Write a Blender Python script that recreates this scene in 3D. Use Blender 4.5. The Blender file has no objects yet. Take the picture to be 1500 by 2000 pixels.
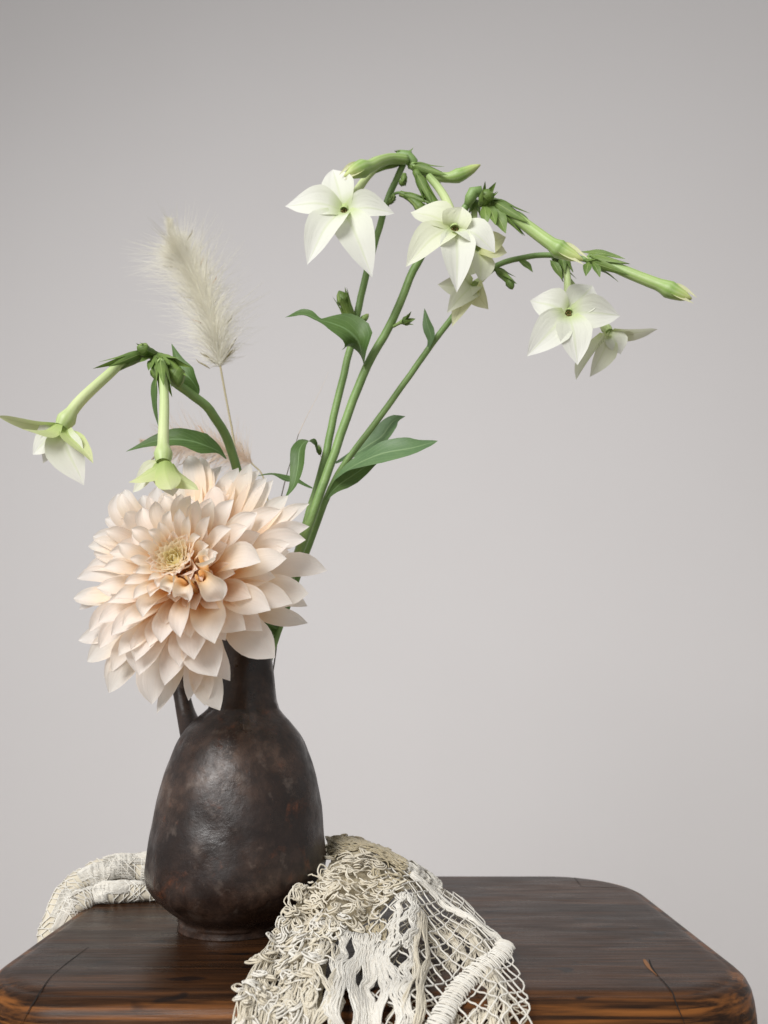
import bpy, bmesh, math, random
from mathutils import Vector, Matrix, noise
R = math.radians
random.seed(7)
V = Vector
scene = bpy.context.scene
COL = scene.collection

# ------------------------------------------------------------------ camera
F, PITCH, H = 1560.0, R(12.8), 0.1297          # focal length in photo pixels, upward pitch, eye height above the stool
cp, sp = math.cos(PITCH), math.sin(PITCH)
cam_d = bpy.data.cameras.new('camera'); cam = bpy.data.objects.new('camera', cam_d); COL.objects.link(cam)
cam.location = (0, 0, H); cam.rotation_euler = (R(90) + PITCH, 0, 0)
cam_d.sensor_fit = 'VERTICAL'; cam_d.sensor_height = 36; cam_d.sensor_width = 36
cam_d.lens = F * 36 / 2000; cam_d.clip_start = 0.01; cam_d.clip_end = 50
cam_d.dof.use_dof = True; cam_d.dof.focus_distance = 0.43; cam_d.dof.aperture_fstop = 11
scene.camera = cam

# ------------------------------------------------------------------ light
world = bpy.data.worlds.new('World'); scene.world = world; world.use_nodes = True
bg = world.node_tree.nodes['Background']
bg.inputs[0].default_value = (1.0, 0.985, 0.965, 1); bg.inputs[1].default_value = 0.49

def area(name, loc, target, sx, sy, power, col):
    l = bpy.data.lights.new(name, 'AREA'); l.shape = 'RECTANGLE'; l.size = sx; l.size_y = sy
    l.energy = power; l.color = col
    o = bpy.data.objects.new(name, l); COL.objects.link(o); o.location = loc
    o.rotation_euler = (V(target) - V(loc)).to_track_quat('-Z', 'Y').to_euler()
    return o
win = area('window_light', (-1.10, -1.45, 1.45), (0.62, 1.6, -0.55), 1.2, 1.2, 20.3, (1.0, 0.99, 0.975)); win.data.spread = R(90)

vs = scene.view_settings
vs.view_transform = 'Standard'; vs.look = 'None'; vs.gamma = 1; vs.exposure = 0; vs.use_curve_mapping = False
scene.cycles.max_bounces = 14; scene.cycles.diffuse_bounces = 8
scene.render.resolution_x = 768; scene.render.resolution_y = 1024

# ------------------------------------------------------------------ helpers
def ray(px, py):
    u = (px - 750) / F; v = (1000 - py) / F
    return V((u, cp - v * sp, sp + v * cp))
def P(px, py, Y):                       # photo pixel at distance Y from the camera
    d = ray(px, py); k = Y / d.y
    return V((d.x * k, Y, H + d.z * k))
def T(px, py, z=0.0):                   # photo pixel on the horizontal plane z
    d = ray(px, py); k = (z - H) / d.z
    return V((d.x * k, d.y * k, z))
def proj(p):
    q = V(p) - V((0, 0, H)); w = q.y * cp + q.z * sp; uu = q.x / w; vv = (-q.y * sp + q.z * cp) / w
    return 750 + uu * F, 1000 - vv * F
def mpp(Y, py=1000):                    # metres per photo pixel there
    return Y / ray(750, py).y / F

def cr(pts, n):
    """Catmull-Rom resample to n points; works for Vectors and floats"""
    m = len(pts); out = []
    if m == 2: return [pts[0] + (pts[1] - pts[0]) * (i / (n - 1)) for i in range(n)]
    for i in range(n):
        x = i / (n - 1) * (m - 1); k = min(int(x), m - 2); t = x - k
        p1, p2 = pts[k], pts[k + 1]
        p0 = pts[k - 1] if k > 0 else p1 * 2 - p2
        p3 = pts[k + 2] if k + 2 < m else p2 * 2 - p1
        out.append((p1 * 2 + (p2 - p0) * t + (p0 * 2 - p1 * 5 + p2 * 4 - p3) * (t * t) + (p1 * 3 - p0 - p2 * 3 + p3) * (t ** 3)) * 0.5)
    return out
def pw(tab, t):
    for (a, b), (c, d) in zip(tab, tab[1:]):
        if t <= c: return b + (d - b) * ((t - a) / (c - a) if c > a else 0)
    return tab[-1][1]

class MB:
    """collects geometry for ONE mesh with a point colour attribute tsr = (along, across, random)"""
    def __init__(s): s.v = []; s.f = []; s.c = []
    def tube(s, pts, rad, sides=6, rnd=0.5, caps=True):
        n = len(pts); base = len(s.v)
        if not isinstance(rad, (list, tuple)): rad = [rad] * n
        t0 = (pts[1] - pts[0]).normalized()
        u = t0.orthogonal().normalized()
        for i in range(n):
            tg = (pts[min(i + 1, n - 1)] - pts[max(i - 1, 0)])
            if tg.length < 1e-9: tg = t0
            tg.normalize()
            u = (u - tg * u.dot(tg)); u.normalize(); w = tg.cross(u)
            for k in range(sides):
                a = 2 * math.pi * k / sides
                s.v.append(pts[i] + (u * math.cos(a) + w * math.sin(a)) * rad[i]); s.c.append((i / (n - 1), k / sides, rnd, 1))
        for i in range(n - 1):
            for k in range(sides):
                a = base + i * sides + k; b = base + i * sides + (k + 1) % sides
                s.f.append((a, b, b + sides, a + sides))
        if caps:
            s.f.append(tuple(base + k for k in reversed(range(sides)))); s.f.append(tuple(base + (n - 1) * sides + k for k in range(sides)))
    def blade(s, spine, width, nrm, prof, cup=0.3, nv=12, nu=6, fold=0.0, ruffle=0.0, rfreq=9.0, twist=0.0, rnd=0.5, mucro=0.0):
        pts = cr(spine, nv + 1)
        nr = cr(nrm, nv + 1) if isinstance(nrm, list) else [nrm] * (nv + 1)
        base = len(s.v); ph = rnd * 20
        for i in range(nv + 1):
            t = i / nv
            tg = (pts[min(i + 1, nv)] - pts[max(i - 1, 0)]).normalized()
            S = tg.cross(nr[i]); S.normalize(); N = S.cross(tg)
            if twist:
                m = Matrix.Rotation(twist * t, 3, tg); S = m @ S; N = m @ N
            w = width * pw(prof, t)
            c = cup(t) if callable(cup) else cup
            c = max(c, 0.02)
            for j in range(nu + 1):
                q = -1 + 2 * j / nu; a = q * c
                off = S * (w * math.sin(a) / c) + N * (w * (1 - math.cos(a)) / c + fold * w * abs(q) + ruffle * (.35 * width + .65 * w) * min(1, 6 * (1 - t)) * q * abs(q) * math.sin(rfreq * t + ph + (1.3 if q > 0 else 0)))
                s.v.append(pts[i] + off); s.c.append((t, (q + 1) / 2, rnd, 1))
        for i in range(nv):
            for j in range(nu):
                a = base + i * (nu + 1) + j
                s.f.append((a, a + 1, a + nu + 2, a + nu + 1))
    def build(s, name, mat, parent=None, smooth=True, kind=None):
        me = bpy.data.meshes.new(name); me.from_pydata(s.v, [], s.f); me.update()
        at = me.color_attributes.new('tsr', 'FLOAT_COLOR', 'POINT')
        at.data.foreach_set('color', [x for c in s.c for x in c])
        if smooth: me.polygons.foreach_set('use_smooth', [True] * len(me.polygons))
        me.materials.append(mat)
        o = bpy.data.objects.new(name, me); COL.objects.link(o)
        if parent:
            o.parent = parent
            if parent.type == 'EMPTY': o.location = -parent.location
        if kind: o['kind'] = kind
        return o
def one(name, mat, parent, fn, *a, **k):
    m = MB(); getattr(m, fn)(*a, **k); return m.build(name, mat, parent)
def thing(name, loc, label, cat, group=None):
    o = bpy.data.objects.new(name, None); COL.objects.link(o); o.location = loc; o.empty_display_size = 0.02
    o['label'] = label; o['category'] = cat
    if group: o['group'] = group
    return o

# ------------------------------------------------------------------ materials
class NT:
    def __init__(s, name):
        s.m = bpy.data.materials.new(name); s.m.use_nodes = True; s.t = s.m.node_tree
        s.b = s.t.nodes['Principled BSDF']; s.out = s.t.nodes['Material Output']
    def n(s, typ, **k):
        nd = s.t.nodes.new(typ)
        for a, b in k.items(): setattr(nd, a, b)
        return nd
    def l(s, a, b): s.t.links.new(a, b)
    def ramp(s, fac, stops):
        r = s.n('ShaderNodeValToRGB'); e = r.color_ramp.elements
        while len(e) < len(stops): e.new(0.5)
        for x, (p, c) in zip(e, stops):
            x.position = p; x.color = (c if isinstance(c, tuple) else (c, c, c)) + (1,)
        s.l(fac, r.inputs[0]); return r.outputs[0]
    def noise(s, scale, detail=4, vec=None, rough=0.55, dist=0.0):
        n = s.n('ShaderNodeTexNoise'); n.inputs['Scale'].default_value = scale; n.inputs['Detail'].default_value = detail
        n.inputs['Roughness'].default_value = rough; n.inputs['Distortion'].default_value = dist
        s.l(vec if vec else s.obj(), n.inputs['Vector']); return n.outputs['Fac']
    def obj(s):
        if not hasattr(s, '_o'): s._o = s.n('ShaderNodeTexCoord').outputs['Object']
        return s._o
    def mapv(s, scale, rot=(0, 0, 0)):
        m = s.n('ShaderNodeMapping'); m.inputs['Scale'].default_value = scale; m.inputs['Rotation'].default_value = rot
        s.l(s.obj(), m.inputs['Vector']); return m.outputs[0]
    def mix(s, fac, a, b, typ='MIX'):
        m = s.n('ShaderNodeMix', data_type='RGBA', blend_type=typ)
        for sock, val in ((m.inputs[0], fac), (m.inputs[6], a), (m.inputs[7], b)):
            if isinstance(val, (int, float)): sock.default_value = val
            elif isinstance(val, tuple): sock.default_value = val + (1,)
            else: s.l(val, sock)
        return m.outputs[2]
    def math(s, op, a, b=0.0, c=None):
        m = s.n('ShaderNodeMath', operation=op)
        for i, val in enumerate((a, b) if c is None else (a, b, c)):
            if isinstance(val, (int, float)): m.inputs[i].default_value = val
            else: s.l(val, m.inputs[i])
        return m.outputs[0]
    def tsr(s):
        a = s.n('ShaderNodeAttribute', attribute_name='tsr'); x = s.n('ShaderNodeSeparateColor'); s.l(a.outputs['Color'], x.inputs[0])
        return x.outputs[0], x.outputs[1], x.outputs[2]
    def bump(s, h, strength, dist=0.001):
        b = s.n('ShaderNodeBump'); b.inputs['Strength'].default_value = strength; b.inputs['Distance'].default_value = dist
        s.l(h, b.inputs['Height']); s.l(b.outputs[0], s.b.inputs['Normal']); return b.outputs[0]
    def col(s, c):
        if isinstance(c, tuple): s.b.inputs['Base Color'].default_value = c + (1,)
        else: s.l(c, s.b.inputs['Base Color'])
    def rough(s, r):
        if isinstance(r, (int, float)): s.b.inputs['Roughness'].default_value = r
        else: s.l(r, s.b.inputs['Roughness'])
    def thin(s, fac, col):               # light passes through a thin sheet
        tr = s.n('ShaderNodeBsdfTranslucent'); mx = s.n('ShaderNodeMixShader'); mx.inputs[0].default_value = fac
        if isinstance(col, tuple): tr.inputs[0].default_value = col + (1,)
        else: s.l(col, tr.inputs[0])
        s.l(s.b.outputs[0], mx.inputs[1]); s.l(tr.outputs[0], mx.inputs[2]); s.l(mx.outputs[0], s.out.inputs[0])

def wall_mat():
    m = NT('wall_paint'); n = m.noise(3.0, 3)
    m.col(m.mix(n, (0.725, 0.705, 0.710), (0.745, 0.728, 0.735))); m.rough(0.85)
    m.bump(m.noise(420, 5), 0.12, 0.0006); return m.m
def wood_mat():
    m = NT('stained_wood')
    g = m.noise(1.0, 8, m.mapv((11, 330, 330)), 0.7, 0.3)
    big = m.noise(1.0, 4, m.mapv((6, 22, 22)), 0.6, 0.8)
    c = m.ramp(g, [(0.30, (0.008, 0.004, 0.0025)), (0.46, (0.030, 0.013, 0.006)), (0.58, (0.060, 0.025, 0.010)), (0.76, (0.12, 0.048, 0.016))])
    c = m.mix(m.ramp(big, [(0.45, 0.0), (0.62, 0.65)]), c, (0.014, 0.009, 0.007))
    # worn-through stain along the rounded edges and the front face
    geo = m.n('ShaderNodeSeparateXYZ'); m.l(m.obj(), geo.inputs[0])
    edge = m.ramp(m.math('MULTIPLY_ADD', geo.outputs[2], -160.0, 0.0), [(0.02, 0.0), (0.25, 1.0)])
    yed = m.ramp(m.math('MULTIPLY_ADD', geo.outputs[1], -22.0, 9.5), [(0.0, 0.0), (0.9, 0.55)])
    st = m.noise(1.0, 7, m.mapv((6, 60, 300)), 0.62, 0.25)
    worn = m.mix(m.noise(1.0, 4, m.mapv((40, 60, 400))), (0.30, 0.112, 0.026), (0.085, 0.030, 0.011))
    mask = m.math('MULTIPLY', m.ramp(st, [(0.45, 0.0), (0.60, 0.9)]), m.math('MAXIMUM', edge, m.math('MULTIPLY', yed, 0.22)))
    c = m.mix(mask, c, worn)
    spots = m.noise(38, 2, m.mapv((1.0, 2.2, 1)), 0.4)
    c = m.mix(m.ramp(spots, [(0.66, 0.0), (0.70, 0.8)]), c, (0.008, 0.006, 0.006))
    m.col(c); m.rough(m.ramp(m.noise(1.0, 5, m.mapv((20, 90, 90))), [(0.3, 0.22), (0.7, 0.40)]))
    m.b.inputs['Specular IOR Level'].default_value = 0.11
    m.bump(g, 0.35, 0.0006); return m.m
def plain(name, col, rough=0.6):
    m = NT(name); n = m.noise(300, 3); m.col(m.mix(n, tuple(x * 0.8 for x in col), tuple(min(1, x * 1.15) for x in col))); m.rough(rough); return m.m
def clay_mat():
    m = NT('burnished_clay')
    a = m.noise(28, 6, None, 0.6, 0.8); b = m.noise(9, 4, None, 0.6, 1.2); fine = m.noise(160, 6, None, 0.7)
    c = m.ramp(a, [(0.30, (0.014, 0.007, 0.005)), (0.44, (0.038, 0.020, 0.013)), (0.57, (0.078, 0.046, 0.033)), (0.74, (0.135, 0.088, 0.066))])
    c = m.mix(m.ramp(b, [(0.36, 0.75), (0.60, 0.0)]), c, (0.012, 0.008, 0.008))
    red = m.math('MULTIPLY', m.ramp(m.noise(46, 5, None, 0.6, 0.6), [(0.60, 0.0), (0.70, 0.8)]), m.ramp(fine, [(0.4, 0.2), (0.6, 1)]))
    c = m.mix(red, c, (0.13, 0.042, 0.018))
    c = m.mix(m.ramp(fine, [(0.42, 0.55), (0.58, 0.0)]), c, (0.012, 0.008, 0.007)); c = m.mix(m.ramp(m.noise(95, 4), [(0.60, 0.0), (0.75, 0.5)]), c, (0.15, 0.115, 0.095))
    pit = m.ramp(m.noise(210, 3, m.mapv((1, 1, 0.45)), 0.5), [(0.70, 0.0), (0.76, 0.7)])
    sp_ = m.math('MULTIPLY', pit, m.ramp(m.noise(16, 2), [(0.45, 0.0), (0.6, 1)]))
    c = m.mix(sp_, c, (0.24, 0.19, 0.16))
    xyz = m.n('ShaderNodeSeparateXYZ'); m.l(m.obj(), xyz.inputs[0])      # pale mineral crust run down from the shoulder
    off = m.math('ABSOLUTE', m.math('ADD', m.math('MULTIPLY_ADD', xyz.outputs[2], -.10, xyz.outputs[0]), m.math('MULTIPLY_ADD', m.noise(30, 3), .012, .0905)))
    run = m.math('MULTIPLY', m.ramp(m.math('MULTIPLY', off, 100.0), [(0.08, 1.0), (0.55, 0.0)]), m.ramp(m.math('MULTIPLY', xyz.outputs[2], 5.0), [(0.22, 0.0), (0.36, 0.5), (0.50, 0.8), (0.57, 0.0)]))
    crust = m.math('MULTIPLY', run, m.ramp(m.noise(520, 4, None, 0.75), [(0.53, 0.0), (0.66, 0.75)]))
    c = m.mix(crust, c, (0.22, 0.175, 0.155))
    m.col(c); m.rough(m.ramp(m.noise(60, 6, None, 0.7), [(0.32, 0.19), (0.70, 0.60)]))
    m.b.inputs['Specular IOR Level'].default_value = 0.42
    h = m.math('ADD', m.math('MULTIPLY', m.noise(55, 5), 1.0), m.math('MULTIPLY', fine, 0.25)); m.bump(h, 0.6, 0.0014); return m.m
def dahlia_mat():
    m = NT('dahlia_petal'); t, s, r = m.tsr()
    c = m.ramp(t, [(0.0, (0.62, 0.30, 0.06)), (0.30, (0.89, 0.55, 0.19)), (0.56, (0.955, 0.82, 0.63)), (0.76, (0.96, 0.895, 0.815)), (1.0, (0.965, 0.935, 0.885))])  # golden base: partly pigment, mostly glow between petals painted into the colour
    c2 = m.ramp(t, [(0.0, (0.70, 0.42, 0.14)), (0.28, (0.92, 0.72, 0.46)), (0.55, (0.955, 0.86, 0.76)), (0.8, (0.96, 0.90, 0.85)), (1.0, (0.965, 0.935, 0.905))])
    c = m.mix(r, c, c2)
    vein = m.noise(1.0, 3, None)
    cmb = m.n('ShaderNodeCombineXYZ'); m.l(m.math('MULTIPLY', s, 13.0), cmb.inputs[0]); m.l(m.math('MULTIPLY', t, 1.2), cmb.inputs[1]); m.l(m.math('MULTIPLY', r, 31.0), cmb.inputs[2])
    st = m.noise(1.0, 3, cmb.outputs[0], 0.5)
    c = m.mix(m.ramp(st, [(0.4, 0.0), (0.7, 0.22)]), c, (0.93, 0.80, 0.72))
    m.col(c); m.rough(0.52); m.b.inputs['Specular IOR Level'].default_value = 0.3
    m.bump(st, 0.5, 0.0009); m.thin(0.50, c); return m.m
def core_mat(name, a, b, d):
    m = NT(name); t, s, r = m.tsr()
    c = m.ramp(t, [(0.0, a), (0.45, b), (1.0, d)])
    m.col(c); m.rough(0.5); m.thin(0.3, c); return m.m
def white_mat(name, base, mid, tip, trans=0.3):
    m = NT(name); t, s, r = m.tsr()
    c = m.ramp(t, [(0.0, base), (0.28, mid), (1.0, tip)])
    mid_l = m.math('ABSOLUTE', m.math('SUBTRACT', s, 0.5))
    c = m.mix(m.ramp(mid_l, [(0.0, 0.35), (0.06, 0.0)]), c, base)
    cmb = m.n('ShaderNodeCombineXYZ'); m.l(m.math('MULTIPLY', s, 9.0), cmb.inputs[0]); m.l(m.math('MULTIPLY', t, 2.0), cmb.inputs[1]); m.l(m.math('MULTIPLY', r, 17.0), cmb.inputs[2])
    st = m.noise(1.0, 4, cmb.outputs[0], 0.55)
    m.col(c); m.rough(0.55); m.b.inputs['Specular IOR Level'].default_value = 0.25
    m.bump(st, 0.55, 0.0009); m.thin(trans, c); return m.m
def green_mat(name, a, b, trans=0.0, vein=None, rough=0.5):
    m = NT(name); t, s, r = m.tsr()
    n = m.noise(55, 5, None, 0.6)
    c = m.mix(m.ramp(n, [(0.3, 0.0), (0.7, 1.0)]), a, b)
    h = m.noise(500, 3)
    if vein:
        d = m.math('ABSOLUTE', m.math('SUBTRACT', s, 0.5))
        lat = m.math('SINE', m.math('MULTIPLY_ADD', t, 46.0, m.math('MULTIPLY', d, -42.0)))
        vm = m.math('MAXIMUM', m.ramp(d, [(0.012, 0.9), (0.05, 0.0)]), m.math('MULTIPLY', m.ramp(lat, [(0.86, 0.0), (1.0, 1.0)]), 0.33))
        c = m.mix(vm, c, vein); h = m.math('SUBTRACT', m.math('MULTIPLY', h, 0.4), vm)
    m.col(c); m.rough(rough); m.bump(h, 0.35, 0.0006)
    if trans: m.thin(trans, m.mix(0.5, c, b))
    return m.m
def grad_mat(name, stops, rough=0.5, trans=0.0):
    m = NT(name); t, s, r = m.tsr(); c = m.ramp(t, stops)
    st = m.math('SINE', m.math('MULTIPLY', s, 62.8)); c = m.mix(m.math('MULTIPLY', m.math('ADD', st, 1.0), 0.10), c, (0.75, 0.8, 0.55))
    m.col(c); m.rough(rough); m.bump(m.noise(350, 3), 0.3, 0.0005)
    if trans: m.thin(trans, c)
    return m.m
def yarn_mat(name, a, b, scale=40, tr=0.12):
    m = NT(name); t, s, r = m.tsr()
    c = m.mix(r, a, b); c = m.mix(m.ramp(m.noise(scale, 3), [(0.35, 0.0), (0.7, 0.35)]), c, tuple(x * 0.78 for x in a))
    m.col(c); m.rough(0.9); m.b.inputs['Specular IOR Level'].default_value = 0.1
    m.b.inputs['Sheen Weight'].default_value = 0.3
    if tr < .3: m.bump(m.noise(2200, 2), 0.5, 0.0004)
    m.thin(tr, c); return m.m

M = {
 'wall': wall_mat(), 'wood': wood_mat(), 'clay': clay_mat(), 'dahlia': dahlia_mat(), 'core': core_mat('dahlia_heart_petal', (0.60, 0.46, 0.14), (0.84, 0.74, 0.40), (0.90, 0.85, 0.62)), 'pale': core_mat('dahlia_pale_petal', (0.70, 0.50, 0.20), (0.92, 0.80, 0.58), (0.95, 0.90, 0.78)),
 'chip': plain('raw_wood_chip', (0.24, 0.10, 0.03), 0.6), 'dark': plain('dark_gap', (0.006, 0.004, 0.003), 0.9),
 'white': white_mat('tobacco_petal', (0.58, 0.67, 0.34), (0.77, 0.79, 0.68), (0.82, 0.82, 0.785)),
 'whitey': white_mat('tobacco_petal_creamy', (0.56, 0.63, 0.30), (0.74, 0.77, 0.57), (0.79, 0.80, 0.69)),
 'lime': white_mat('tobacco_petal_outside', (0.40, 0.52, 0.16), (0.55, 0.64, 0.28), (0.70, 0.75, 0.44), 0.35),
 'fade': white_mat('tobacco_petal_fading', (0.55, 0.58, 0.24), (0.72, 0.74, 0.42), (0.80, 0.80, 0.56), 0.35),
 'stem': green_mat('green_stem', (0.135, 0.235, 0.060), (0.225, 0.345, 0.115)),
 'leaf': green_mat('green_leaf', (0.062, 0.125, 0.028), (0.105, 0.190, 0.045), 0.28, (0.19, 0.31, 0.12)),
 'leafg': green_mat('grey_green_leaf', (0.095, 0.180, 0.075), (0.15, 0.25, 0.105), 0.25, (0.24, 0.36, 0.17)),
 'sepal': green_mat('sepal', (0.080, 0.150, 0.028), (0.19, 0.29, 0.060), 0.2, (0.32, 0.42, 0.14)),
 'tube': grad_mat('flower_tube', [(0.0, (0.24, 0.38, 0.09)), (0.35, (0.50, 0.62, 0.27)), (0.75, (0.62, 0.70, 0.36)), (1.0, (0.42, 0.54, 0.20))], 0.45, 0.15),
 'bud': grad_mat('bud_tube', [(0.0, (0.20, 0.34, 0.07)), (0.5, (0.36, 0.50, 0.16)), (0.8, (0.26, 0.42, 0.10)), (1.0, (0.58, 0.64, 0.22))], 0.45, 0.12),
 'anther': plain('anther', (0.16, 0.12, 0.03), 0.6), 'throat': plain('throat', (0.30, 0.36, 0.06), 0.6),
 'straw': plain('straw_stalk', (0.36, 0.31, 0.18), 0.6), 'thinstalk': plain('dark_straw', (0.10, 0.085, 0.06), 0.7),
 'plume': yarn_mat('plume_bristle', (0.955, 0.94, 0.87), (0.97, 0.96, 0.91), 40, 0.45), 'plumepink': yarn_mat('plume_bristle_pink', (0.88, 0.78, 0.68), (0.92, 0.85, 0.76), 40, 0.5),
 'spike': plain('spikelet', (0.26, 0.22, 0.11), 0.7), 'rust': plain('rusty_spikelet', (0.50, 0.26, 0.10), 0.7),
 'yarn': yarn_mat('white_yarn', (0.80, 0.76, 0.68), (0.86, 0.84, 0.78)),
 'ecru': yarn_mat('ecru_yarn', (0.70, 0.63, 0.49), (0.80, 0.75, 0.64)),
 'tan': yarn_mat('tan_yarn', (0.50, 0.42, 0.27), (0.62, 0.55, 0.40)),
}
DAHLIA_P = [(0, .26), (.18, .48), (.42, .86), (.60, 1), (.76, .92), (.87, .66), (.95, .32), (1, .02)]
LOBE_P = [(0, .46), (.15, .70), (.32, .95), (.43, 1), (.56, .88), (.70, .64), (.83, .37), (.93, .15), (1, .01)]
LEAF_P = [(0, .12), (.12, .34), (.35, .92), (.5, 1), (.68, .80), (.85, .40), (1, .01)]
SEP_P = [(0, .8), (.3, 1), (.6, .75), (.85, .35), (1, .02)]

# ------------------------------------------------------------------ setting
def sheet(name, pts, mat):
    me = bpy.data.meshes.new(name); me.from_pydata(pts, [], [(0, 1, 2, 3)]); me.materials.append(mat)
    o = bpy.data.objects.new(name, me); COL.objects.link(o); o['kind'] = 'structure'; return o
WY = 1.7
sheet('wall', [(-4, WY, -0.50), (4, WY, -0.50), (4, WY, 2.4), (-4, WY, 2.4)], M['wall'])
sheet('floor', [(-4, -1.6, -0.50), (4, -1.6, -0.50), (4, WY, -0.50), (-4, WY, -0.50)], plain('floor_paint', (0.30, 0.26, 0.22), 0.6))

# ------------------------------------------------------------------ stool
X0, X1, Y0, Y1 = -0.193, 0.1785, 0.3845, 0.638
def outline(inset, n=14, rf=0.052, rb=0.060):
    pts = []
    for (cx, cy, a0, r) in ((X1 - rf, Y0 + rf, -90, rf), (X1 - rb, Y1 - rb, 0, rb), (X0 + rb, Y1 - rb, 90, rb), (X0 + rf, Y0 + rf, 180, rf)):
        for i in range(n + 1):
            a = R(a0 + 90 * i / n); pts.append((cx + (r - inset) * math.cos(a), cy + (r - inset) * math.sin(a)))
    return pts
stool = thing('wooden_stool', (0, 0.51, -0.50), 'dark brown stained wooden stool with rounded corners and worn orange edge', 'stool')
prof = [(.0160, 0), (.0125, -.0001), (.0100, -.0008), (.0086, -.0013), (.0072, -.0012), (.0050, -.0022), (.0028, -.0042), (.0012, -.0075), (.0004, -.012), (0, -.018), (.0004, -.034), (.003, -.040), (.010, -.042)]
bm = bmesh.new(); rings = []
for ins, z in prof: rings.append([bm.verts.new((x, y, z)) for x, y in outline(ins)])
for a, b in zip(rings, rings[1:]):
    for i in range(len(a)):
        j = (i + 1) % len(a); bm.faces.new((a[j], a[i], b[i], b[j]))
bm.faces.new(rings[0]); bm.faces.new(list(reversed(rings[-1])))
bmesh.ops.recalc_face_normals(bm, faces=bm.faces)
me = bpy.data.meshes.new('seat_board'); bm.to_mesh(me); bm.free(); me.materials.append(M['wood'])
for p in me.polygons: p.use_smooth = len(p.vertices) == 4
seat = bpy.data.objects.new('seat_board', me); COL.objects.link(seat); seat.parent = stool; seat.location = -stool.location
# splits in the wood: thin dark wedges let into the surface
def crack(pts, w, depth=0.004, name='crack', mat='dark', lift=0.00012):
    m = MB(); n = len(pts)
    for i, p in enumerate(pts):
        d = (pts[min(i + 1, n - 1)] - pts[max(i - 1, 0)]).normalized(); up = p[1] if isinstance(p, tuple) else V((0, 0, 1))
        s = d.cross(V((0, 0, 1))); s = s.normalized() if s.length > 1e-6 else V((1, 0, 0))
        ww = w * (0.25 + 0.75 * math.sin(math.pi * (0.12 + 0.8 * i / (n - 1))))
        for q in (-1, 1): m.v.append(p + s * ww * q + V((0, -lift, lift))); m.c.append((0, 0, 0, 1))
    for i in range(n - 1): m.f.append((2 * i, 2 * i + 1, 2 * i + 3, 2 * i + 2))
    return m.build(name, M[mat], stool, False)
def face(px, py, ins, z):               # a point on the rounded front edge below that pixel column
    x = T(px, py, z).x; d = max(0.0, X0 + .052 - x, x - (X1 - .052)); return V((x, Y0 + .052 - math.sqrt((.052 - ins) ** 2 - d * d), z))
crack(cr([T(173, 1850), T(150, 1867), T(126, 1885), T(103, 1905)], 14) , 0.00028)
crack(cr([T(103, 1905), T(92, 1918), face(84, 1930, .0125, 0), face(80, 1938, .0086, -.0010), face(75, 1948, .0050, -.0020), face(71, 1958, .0026, -.0044), face(67, 1970, .0010, -.0076), face(63, 1985, .0002, -.013), face(60, 2010, 0, -.030)], 24), 0.0003, lift=.0003)
crack([T(1122, 1714), T(1128, 1722), T(1135, 1731)], 0.0003); crack([T(1134, 1732), T(1180, 1733), T(1222, 1734.5)], 0.0005)
crack(cr([T(1258, 1874), T(1264, 1884), T(1272, 1893), T(1284, 1905)], 10), 0.0012, name='chip', mat='chip'); crack(cr([T(1268, 1875), T(1270, 1884), T(1276, 1895), T(1285, 1906)], 10), 0.0005, name='chip', mat='dark', lift=.0003)
crack(cr([T(1284, 1905), T(1296, 1918), face(1304, 1928, .0125, 0), face(1309, 1938, .0086, -.0010), face(1313, 1950, .0050, -.0020), face(1316, 1962, .0026, -.0044), face(1319, 1975, .0010, -.0076), face(1322, 1995, 0, -.014), face(1324, 2010, 0, -.030)], 24), 0.0003, lift=.0003)
for sx in (0, 1):
    for sy in (0, 1):
        x = (X0 + .035, X1 - .035)[sx]; y = (Y0 + .035, Y1 - .035)[sy]
        one('leg', M['wood'], stool, 'tube', [V((x, y, -.042)), V((x, y, -.12)), V((x + (sx - .5) * .02, y + (sy - .5) * .02, -.3)), V((x + (sx - .5) * .03, y + (sy - .5) * .03, -.50))], [.026, .025, .022, .018], 12)

# ------------------------------------------------------------------ jug
JY = 0.50
sil = [(1812, 349, 566), (1800, 351, 566), (1791, 352, 571), (1776, 330, 590), (1752, 310, 612), (1728, 297, 627), (1698, 291, 635), (1650, 294.5, 637), (1596, 305, 632), (1536, 317, 624), (1488, 332, 611), (1440, 354, 590), (1413, 374, 571), (1399, 391, 557), (1388, 405, 547), (1377, 413, 542), (1335, 424, 536), (1299, 430, 532), (1250, 437, 526), (1215, 438, 527), (1206, 436, 530), (1201, 440, 527)]
jc = P(458, 1806, JY)
jug = thing('clay_jug', (jc.x, JY, 0), 'dark brown burnished clay jug with narrow neck and loop handle on the wooden stool', 'jug')
rows = []
for py, l, r in sil:
    a, b = P(l, py, JY), P(r, py, JY); rows.append([(a.x + b.x) / 2, max(a.z, 0), (b.x - a.x) / 2])
rows[0][1] = 0.0; rows[1][1] = 0.003; rows[2][1] = 0.0065
for i in range(3, 8):                      # seen from above, the lower belly sits a little higher than its outline
    rows[i][1] = rows[i][1] * 0.93 + 0.0035 * (1 - (i - 3) / 5)
pts = cr([V((r[0], r[1], r[2])) for r in rows], 110)
NS = 72; m = MB()
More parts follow.
